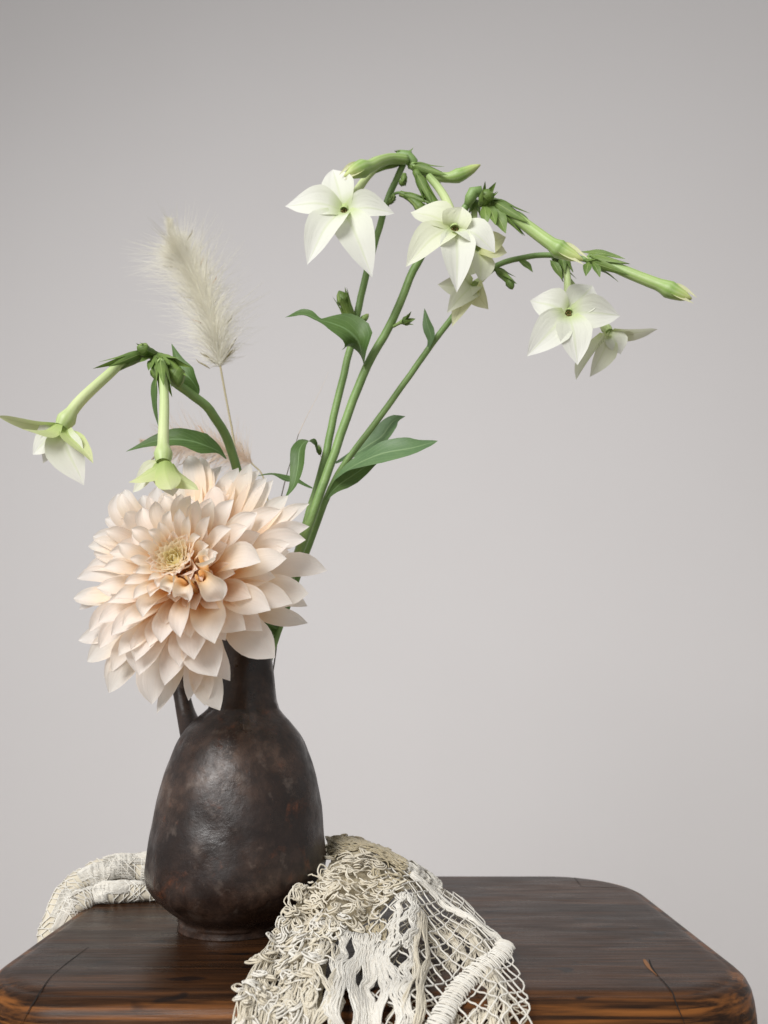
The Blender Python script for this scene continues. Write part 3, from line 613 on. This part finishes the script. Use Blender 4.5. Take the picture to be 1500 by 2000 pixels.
# ------------------------------------------------------------------ fountain grass
def plume(th, spine, mat, n, hair, core, spikes, rust, seedv):
    rnd = random.Random(seedv); pts = cr([P(*q) for q in spine], 40); m = MB()
    for _ in range(n):
        x = rnd.random() ** .9; i = min(int(x * 39), 38); p = pts[i].lerp(pts[i + 1], rnd.random())
        tg = (pts[i + 1] - pts[i]).normalized(); d = V((rnd.gauss(0, 1), rnd.gauss(0, 1), rnd.gauss(0, 1))); d = (d - tg * d.dot(tg)).normalized()
        env = pw([(0, .75), (.15, 1), (.55, .9), (.68, .62), (.77, .30), (.84, .15), (1, .12)], x)
        long_ = rnd.random() < .22
        L = hair * env * (rnd.uniform(.9, 1.7) if long_ else rnd.uniform(.35, .85)); up = rnd.uniform(.35, 1.0)
        q1 = p + (d + tg * up) .normalized() * L * .5; q2 = p + (d * .95 + tg * (up * .9) + V((0, 0, -.10 * rnd.random()))).normalized() * L
        r0 = .00015 if not long_ else .00011
        m.tube([p + d * .0003, q1, q2], [r0, r0 * .9, r0 * .35], 3, rnd.random(), False)
    pl = m.build('bristles', M[mat], th, smooth=False, kind='stuff')
    c = MB(); c.tube(pts, [core * pw([(0, .4), (.2, 1), (.75, .9), (.86, .75), (1, .55)], i / 39) for i in range(40)], 8); c.build('plume_axis', M[mat], th)
    for k in range(spikes):
        x = (k + .5) / spikes * .85; i = int(x * 39); p = pts[i]; tg = (pts[i + 1] - pts[i]).normalized()
        a = k * 2.4; u = tg.cross(V((0, 1, 0))).normalized(); w = tg.cross(u); d = (u * math.cos(a) + w * -abs(math.sin(a)) * .9)
        b0 = p + d * .0075; e0 = p + d * .0150 + tg * .007
        one('spikelet', M['rust' if k in rust else 'spike'], th, 'tube', [b0, b0.lerp(e0, .4) + tg * .0004, e0, e0 + d * .0015 + tg * .003], [.0002, .0006, .0004, .0001], 6)
    return pts
GG = 'dried fountain grass plumes in the jug'
g1 = thing('grass_plume', mouth + V((-.004, .006, 0)), 'fluffy cream grass plume standing upright on a thin straw stalk', 'grass', GG)
plume(g1, [(430, 716, .545), (420, 660, .546), (404, 600, .548), (385, 552, .55), (362, 510, .551), (345, 488, .551), (335, 455, .551), (331, 430, .551)], 'plume', 5200, .0340, .0018, 20, (5, 6, 9, 12), 3)
one('stalk', M['straw'], g1, 'tube', cr([P(490, 1330, .505), P(484, 1150, .515), P(474, 990, .53), P(462, 905, .538), P(455, 850, .541), P(442, 780, .544), P(430, 714, .545)], 40), .0007, 8)
for px, py in ((390, 688), (398, 690), (455, 682), (450, 672), (462, 660)):
    a, b = P(428, 716, .545), P(px, py, .542); one('spikelet', M['spike'], g1, 'tube', [a, a.lerp(b, .5), a.lerp(b, .75), b], [.0002, .0003, .0006, .0001], 6)
g2 = thing('grass_plume', mouth + V((-.002, .009, 0)), 'drooping pinkish grass plume half hidden behind the dahlia', 'grass', GG)
plume(g2, [(492, 905, .560), (450, 885, .562), (400, 872, .565), (350, 868, .568), (310, 866, .57), (275, 862, .572)], 'plumepink', 2400, .0240, .0012, 9, (2, 4, 6, 7), 5)
one('stalk', M['straw'], g2, 'tube', cr([P(500, 1330, .507), P(520, 1180, .52), P(525, 1020, .545), P(515, 935, .556), P(492, 905, .56)], 30), .0006, 8)
g3 = thing('grass_stalk', P(533, 1318, .53), 'single bare thin dark grass stalk slanting up beside the tobacco stems', 'grass')
one('stalk', M['thinstalk'], g3, 'tube', cr([P(528, 1345, .530), P(533, 1312, .530), P(541, 1250, .527), P(548, 1130, .525), P(544, 1010, .522), P(553, 955, .520), P(568, 900, .518), P(583, 848, .516)], 40), cr([.0004, .0005, .0005, .0005, .00045, .0004, .0003, .00025], 40), 6)
one('awn', M['plumepink'], g3, 'tube', cr([P(583, 848, .516), P(600, 812, .515), P(622, 770, .514), P(642, 726, .513)], 14), [.00024 - .000014 * i for i in range(14)], 5)

# ------------------------------------------------------------------ lace cloth
cloth = thing('lace_cloth', (0.0, .45, 0.0), 'cream openwork lace cloth with looped fringe, bunched beside and behind the jug', 'lace cloth')
rowsC = [
 [(634, 1642, .553), (668, 1638, .548), (706, 1648, .54), (746, 1663, .54), (786, 1684, .54), (818, 1699, .55), (845, 1711, .575)],
 [(644, 1675, .50), (672, 1668, .50), (715, 1670, .50), (770, 1690, .50), (818, 1712, .51), (856, 1728, .53), (890, 1748, .548)],
 [(600, 1725, .466), (640, 1715, .47), (700, 1710, .475), (765, 1722, .475), (825, 1745, .48), (885, 1772, .495), (938, 1797, .503)],
 [(560, 1785, .446), (610, 1775, .45), (680, 1770, .45), (755, 1775, .452), (835, 1790, .455), (910, 1815, .462), (982, 1847, .452)],
 [(520, 1845, .43), (575, 1840, .43), (660, 1838, .428), (750, 1840, .428), (840, 1850, .43), (930, 1870, .430), (1012, 1897, .416)],
 [(485, 1910, .402), (550, 1910, .402), (650, 1912, .40), (750, 1915, .40), (850, 1920, .40), (950, 1930, .398), (1030, 1946, .387)],
 [(461, 1972, .3795), (535, 1975, .379), (640, 1978, .378), (745, 1980, .378), (850, 1982, .378), (955, 1985, .378), (1036, 1990, .3785)],
 [(446, 2090, .378), (530, 2090, .377), (640, 2090, .376), (745, 2090, .376), (850, 2090, .376), (955, 2090, .376), (1044, 2090, .378)],
 [(440, 2180, .378), (528, 2180, .377), (640, 2180, .376), (745, 2180, .376), (850, 2180, .376), (955, 2180, .376), (1046, 2180, .378)]]
gridC = [[P(*q) for q in r] for r in rowsC]
NA_, NB_ = 64, 96
cols = [cr([gridC[i][j] for i in range(9)], NB_ + 1) for j in range(7)]
SURF = [cr([cols[j][i] for j in range(7)], NA_ + 1) for i in range(NB_ + 1)]
for i in range(NB_ + 1):
    for j in range(NA_ + 1):
        a, b = j / NA_, i / NB_
        amp = .0034 * min(1, max(0, (b - .12) * 4)) * min(1, (1 - a) * 8) * min(1, a * 8)
        SURF[i][j] = SURF[i][j] + V((0, -.35, .94)) * (amp * math.sin(2 * math.pi * (3.3 * a + .5 * b) + 1.2 * math.sin(5 * b)) + .0015 * noise.noise(V((a * 7, b * 9, 2))))
def S(a, b, off=0.0):
    x = min(max(a, 0), 1) * NA_; y = min(max(b, 0), 1) * NB_; j = min(int(x), NA_ - 1); i = min(int(y), NB_ - 1); fx, fy = x - j, y - i
    p00, p01, p10, p11 = SURF[i][j], SURF[i][j + 1], SURF[i + 1][j], SURF[i + 1][j + 1]
    p = p00.lerp(p01, fx).lerp(p10.lerp(p11, fx), fy)
    if off:
        n = (p01 - p00).cross(p10 - p00); n = -n if n.y > 0 and n.z < 0 else n; n.normalize()
        if n.z - n.y < 0: n = -n
        p = p + n * off
    return p
PR = [(proj(SURF[i][j]), j / NA_, i / NB_) for i in range(0, NB_ + 1) for j in range(0, NA_ + 1)]
def ab(px, py):
    return min(PR, key=lambda q: (q[0][0] - px) ** 2 + (q[0][1] - py) ** 2)[1:]
rc = random.Random(21)
# openwork net: zigzag threads that meet at knots
def net(a0, a1, b0, b1, na, nb, off, r, mat, name, drop=0.0):
    m = MB()
    for i in range(na + 1):
        pts = []
        for j in range(nb * 3 + 1):
            jj = j / 3; k = int(jj); f = jj - k; f = f * f * (3 - 2 * f)
            z = ((-1) ** (i + k)) * (1 - f) + ((-1) ** (i + k + 1)) * f
            x = (i + .47 * z) / na + .006 * noise.noise(V((i * .7, jj * .5, 3))); y = jj / nb
            a = a0 + (a1 - a0) * x; b = b0 + (b1 - b0) * y
            pts.append(S(a, b, off + .0005 * noise.noise(V((a * 30, b * 30, 8)))))
        seg = []
        for q, p in enumerate(pts):
            seg.append(p)
            if drop and rc.random() < drop and len(seg) > 3: m.tube(seg, r, 5, rc.random()); seg = []
        if len(seg) > 2: m.tube(seg, r, 5, rc.random())
    return m.build(name, M[mat], cloth, kind='stuff')
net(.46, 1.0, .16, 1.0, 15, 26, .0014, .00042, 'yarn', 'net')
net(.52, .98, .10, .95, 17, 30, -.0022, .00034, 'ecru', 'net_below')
# woven strips: bundles of parallel threads following the drape
def strip(path, half, n, off, mat, name, bulge=.0018, wob=.25, r=.00034, gap=0.0, holes=()):
    m = MB(); L = len(path); NN = 26; pa = cr([V((p[0], p[1], 0)) for p in path], NN)
    for k in range(n):
        q = -1 + 2 * (k + .5) / n + rc.uniform(-.06, .06); pts = []; s0 = rc.randint(0, 3) if rc.random() < .5 else 0; s1 = NN - (rc.randint(0, 3) if rc.random() < .5 else 0)
        for i in range(NN):
            d = pa[min(i + 1, NN - 1)] - pa[max(i - 1, 0)]; nn = V((-d.y, d.x, 0)); nn = nn.normalized() if nn.length > 0 else V((1, 0, 0))
            hw = half * (.8 + .35 * noise.noise(V((i * .35, 4, half * 100)))); hq = sum(math.exp(-((i - i0) / 2.6) ** 2) * (1 if q > q0 else -1) * sz * math.exp(-abs(q - q0) * 1.6) for i0, q0, sz in holes); c = pa[i] + nn * hw * (q + hq + wob * noise.noise(V((i * .4, k * .35, 1))))
            pts.append(S(c.x, c.y, off + bulge * (1 - q * q) + .0006 * noise.noise(V((i * .8, k * 1.7, 5)))))
        if gap and rc.random() < gap:
            c = rc.randint(6, NN - 7); runs = [pts[s0:c], pts[c + 2:s1]]
        else: runs = [pts[s0:s1]]
        for u in runs:
            if len(u) > 3: m.tube(u, r * rc.uniform(.8, 1.3), 4, rc.random())
    return m.build(name, M[mat], cloth, kind='stuff')
def pxs(*l): return [ab(*q) for q in l]
strip(pxs((700, 1832), (694, 1880), (688, 1930), (684, 1990), (682, 2060)), (.088), 90, .0016, 'yarn', 'woven_strip', holes=((5, .5, .30), (11, -.3, .25), (18, .3, .28)), wob=.16)
strip(pxs((650, 1850), (640, 1900), (634, 1950), (630, 2010), (628, 2080)), .060, 50, .0004, 'ecru', 'woven_strip', holes=((6, 0, .5), (13, .4, .5), (19, -.3, .4)), gap=.2)
strip(pxs((792, 1758), (790, 1790), (782, 1830), (772, 1862)), .046, 44, .0026, 'yarn', 'woven_strip', holes=((7, .2, .5), (16, -.2, .5)))
strip(pxs((768, 1850), (764, 1900), (758, 1950), (755, 2010), (752, 2080)), .090, 95, .0014, 'yarn', 'woven_strip', gap=.1, holes=((4, -.5, .45), (11, .4, .3), (17, -.2, .35)), wob=.16)
strip(pxs((818, 1785), (818, 1850), (812, 1920), (806, 2000), (804, 2080)), .036, 34, .0012, 'ecru', 'woven_strip', gap=.3, holes=((8, 0, .5), (17, .3, .6)))
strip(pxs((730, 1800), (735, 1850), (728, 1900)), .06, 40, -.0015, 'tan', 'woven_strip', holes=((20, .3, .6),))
for hx, hy in ((0, 0), (38, -14), (76, -26)):
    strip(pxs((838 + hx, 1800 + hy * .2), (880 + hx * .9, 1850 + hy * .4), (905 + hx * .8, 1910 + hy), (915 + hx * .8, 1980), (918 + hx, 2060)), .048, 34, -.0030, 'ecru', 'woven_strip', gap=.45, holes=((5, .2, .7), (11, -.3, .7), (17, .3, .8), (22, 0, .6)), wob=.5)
strip(pxs((800, 1712), (850, 1752), (905, 1792), (960, 1828), (1000, 1850)), .036, 30, .0010, 'yarn', 'woven_strip', bulge=.0012, holes=((8, .2, .4), (18, -.2, .4)))
strip(pxs((785, 1694), (822, 1710), (858, 1736)), .050, 48, .0010, 'yarn', 'woven_strip', bulge=.003, holes=((6, 0, .6), (14, .4, .6), (20, -.3, .6)))
strip(pxs((640, 1655), (690, 1658), (745, 1672), (790, 1695)), .06, 60, .0014, 'tan', 'woven_strip', bulge=.003, wob=.6)
# wrapped bar, thread wound round and round
def bar(path, ra, rb, n, off, mat):
    m = MB(); pts = cr([S(*ab(*q), off) for q in path], n)
    for i in range(n - 1):
        tg = (pts[i + 1] - pts[i]).normalized(); nn = V((0, -.75, .66)); nn = (nn - tg * nn.dot(tg)).normalized(); s = tg.cross(nn); k = 10; rr = ra * rc.uniform(.86, 1.14) * (1 + .14 * noise.noise(V((i * .12, 0, 0)))); ph = rc.uniform(-.0006, .0006)
        ring = [pts[i] + s * math.cos(2 * math.pi * q / k) * rr + nn * math.sin(2 * math.pi * q / k) * rb + tg * (.0011 * math.cos(2 * math.pi * q / k) + ph) for q in range(k + 1)]
        m.tube(ring, .00042, 5, rc.random(), False)
    c = MB(); c.tube(pts, rb * .92, 10); 
    o = m.build('wrapped_bar', M[mat], cloth, kind='stuff'); c.build('core', M[mat], o); return o
bar([(1018, 1836), (975, 1872), (930, 1915), (885, 1958), (850, 1995), (820, 2040)], .0042, .0017, 92, .0024, 'yarn')
# backing folds under the fringe
m = MB(); na, nb = 30, 60
for i in range(nb + 1):
    for j in range(na + 1):
        b = i / nb; amax = pw([(0, 1.0), (.2, .66), (.36, .46), (.5, .32), (1, .30)], b); a = j / na * amax
        m.v.append(S(a, b, -.0030 + .0012 * noise.noise(V((a * 40, b * 40, 0))))); m.c.append((b, j / na, .5 + .5 * noise.noise(V((a * 12, b * 12, 7))), 1))
for i in range(nb):
    for j in range(na):
        a = i * (na + 1) + j; m.f.append((a, a + 1, a + na + 2, a + na + 1))
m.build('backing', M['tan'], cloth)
# looped fringe: tufts of four or five parallel thread loops
fr = {'yarn': MB(), 'ecru': MB(), 'tan': MB()}
def fringe_spot(bmax=1.0):
    b = rc.uniform(.0, bmax); am = pw([(0, .66), (.1, .62), (.22, .58), (.34, .50), (.44, .38), (.55, .29), (1, .26)], b); a = rc.uniform(0, 1.0) * am
    p = S(a, b); nrm = (S(a, b, .001) - p).normalized(); dn_ = (S(a, min(b + .02, 1)) - S(a, max(b - .02, 0))).normalized()
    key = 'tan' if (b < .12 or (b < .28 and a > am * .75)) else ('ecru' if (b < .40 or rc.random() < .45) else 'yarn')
    return a, b, p, nrm, dn_, nrm.cross(dn_).normalized(), key
for _ in range(400):
    a, b, p, nrm, dn_, lt, key = fringe_spot(); p = p + nrm * rc.uniform(-.0015, .0010)
    an = rc.gauss(0, 1.1); d = dn_ * math.cos(an) + lt * math.sin(an); s = nrm.cross(d)
    L = rc.uniform(.0040, .0090); w = rc.uniform(.0012, .0030); h = rc.uniform(.0010, .0042); curl = rc.uniform(-1.1, 1.1); ben = rc.uniform(-.5, 1.0)
    for k in range(rc.randint(2, 4)):
        f = 1 - .20 * k * rc.uniform(.7, 1.2); pts = []; jit = V((rc.gauss(0, 1), rc.gauss(0, 1), rc.gauss(0, 1))) * .00045
        for q in range(13):
            t = q / 12; an2 = math.pi * t
            y = math.sin(an2) ** .8 * L * f; x = math.cos(an2) * w * f * (1.1 + .5 * math.sin(an2)) + curl * y * .5 * t
            z = math.sin(an2) * h * f + k * .0003 - ben * (y / L) ** 2 * .0018
            pts.append(p + d * y + s * x + nrm * z + jit + s * (.0005 * math.sin(q * 1.1 + k)))
        fr[key].tube(pts, .00042 * rc.uniform(.85, 1.2), 5, rc.random())
for _ in range(200):                         # single threads kinked and tangled between the loops
    a, b, p, nrm, dn_, lt, key = fringe_spot()
    if a < .07: continue
    p = p + nrm * rc.uniform(-.001, .0010); an = rc.uniform(0, 6.28); pts = []; am_ = rc.uniform(.35, .7)
    for q in range(14):
        pts.append(p.copy()); an += rc.gauss(0, am_); p = p + (dn_ * (math.cos(an) * .9 + .25) + lt * math.sin(an)) * .0011 + nrm * (.0005 * math.sin(math.pi * (q + 1) / 7))
    pts = cr(pts, 30); fr[key].tube(pts, .00040 * rc.uniform(.85, 1.2), 5, rc.random())
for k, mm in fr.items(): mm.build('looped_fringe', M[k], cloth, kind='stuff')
# long hanging threads between the tufts
m = MB()
for _ in range(90):
    a = rc.uniform(0, .30); b0 = rc.uniform(.45, .8); b1 = min(1, b0 + rc.uniform(.15, .4)); da = rc.uniform(-.03, .03)
    m.tube([S(a + da * t + .012 * noise.noise(V((t * 4, a * 90, 0))), b0 + (b1 - b0) * t, .0012 + .001 * noise.noise(V((t * 5, a * 50, 2)))) for t in [i / 11 for i in range(12)]], .00034, 5, rc.random())
m.build('hanging_threads', M['ecru'], cloth, kind='stuff')
# rolled end of the cloth behind the jug on the left, dropping over the stool's far corner
def roll(path, rad, mat, nstr, seed):
    rr = random.Random(seed); pts = cr([P(*q) for q in path], 40); rd = cr(rad, 40)
    fr_ = []
    for i, p in enumerate(pts):
        tg = (pts[min(i + 1, 39)] - pts[max(i - 1, 0)]).normalized(); n = V((0, -.6, .8)); n = (n - tg * n.dot(tg)).normalized(); fr_.append((n, tg.cross(n)))
    def at(i, th, k=1.0):
        n, s = fr_[i]; r = rd[i] * (1 + .38 * noise.noise(V((i * .3, math.cos(th) * 1.2, math.sin(th) * 1.2 + seed)))); return pts[i] + (n * math.cos(th) + s * math.sin(th) * 1.0) * r * k
    m = MB(); K = 18
    for i in range(40):
        for k in range(K): m.v.append(at(i, 2 * math.pi * k / K)); m.c.append((i / 39, k / K, .5, 1))
    for i in range(39):
        for k in range(K):
            a = i * K + k; b = i * K + (k + 1) % K; m.f.append((a, b, b + K, a + K))
    o = m.build('rolled_fold', M[mat], cloth)
    m = MB()
    for k in range(nstr):                    # woven patches: short bundles along the roll
        th = rr.uniform(-2.0, 2.0); i0 = rr.randint(0, 30); ln = rr.randint(5, 9)
        for q in range(10): m.tube([at(min(i0 + j, 39), th + q * .10 + .10 * math.sin(j * .7 + k) + j * .04, 1.05 + .04 * rr.random()) for j in range(ln)], .00036, 4, rr.random())
    m.build('woven_patch', M['yarn'], o, kind='stuff')
    m = MB()
    for k in range(60):                      # net threads across the roll
        i0 = k * 39 / 60; sl = rr.choice((-4, 4, 5)); m.tube([at(int(min(max(i0 + sl * j / 8, 0), 39)), -1.9 + 3.8 * j / 8, 1.10) for j in range(9)], .00036, 5, rr.random())
    m.build('net', M['yarn'], o, kind='stuff'); return o
roll([(470, 1690, .575), (390, 1694, .577), (310, 1694, .575), (250, 1698, .570), (200, 1706, .565), (160, 1722, .560), (128, 1752, .553), (108, 1790, .545), (98, 1835, .540), (92, 1900, .537)], [.007, .0078, .0085, .0084, .0080, .0074, .0070, .0068, .0066, .006], 'ecru', 17, 4)
roll([(440, 1738, .560), (370, 1742, .560), (310, 1742, .557), (262, 1742, .553), (222, 1744, .550), (186, 1750, .550), (158, 1764, .545), (136, 1786, .540), (120, 1818, .535), (112, 1880, .530)], [.0045, .005, .0055, .0060, .0064, .0066, .0068, .0068, .006, .005], 'ecru', 17, 9)
# the middle of the cloth, passing behind the jug and joining both ends
one('cloth_middle', M['ecru'], cloth, 'blade', [P(440, 1720, .575), P(520, 1706, .585), P(590, 1690, .580), P(650, 1675, .560), P(700, 1680, .545)], .016, V((0, -.3, 1)), [(0, .8), (.5, 1), (1, 1)], cup=.9, ruffle=.15)
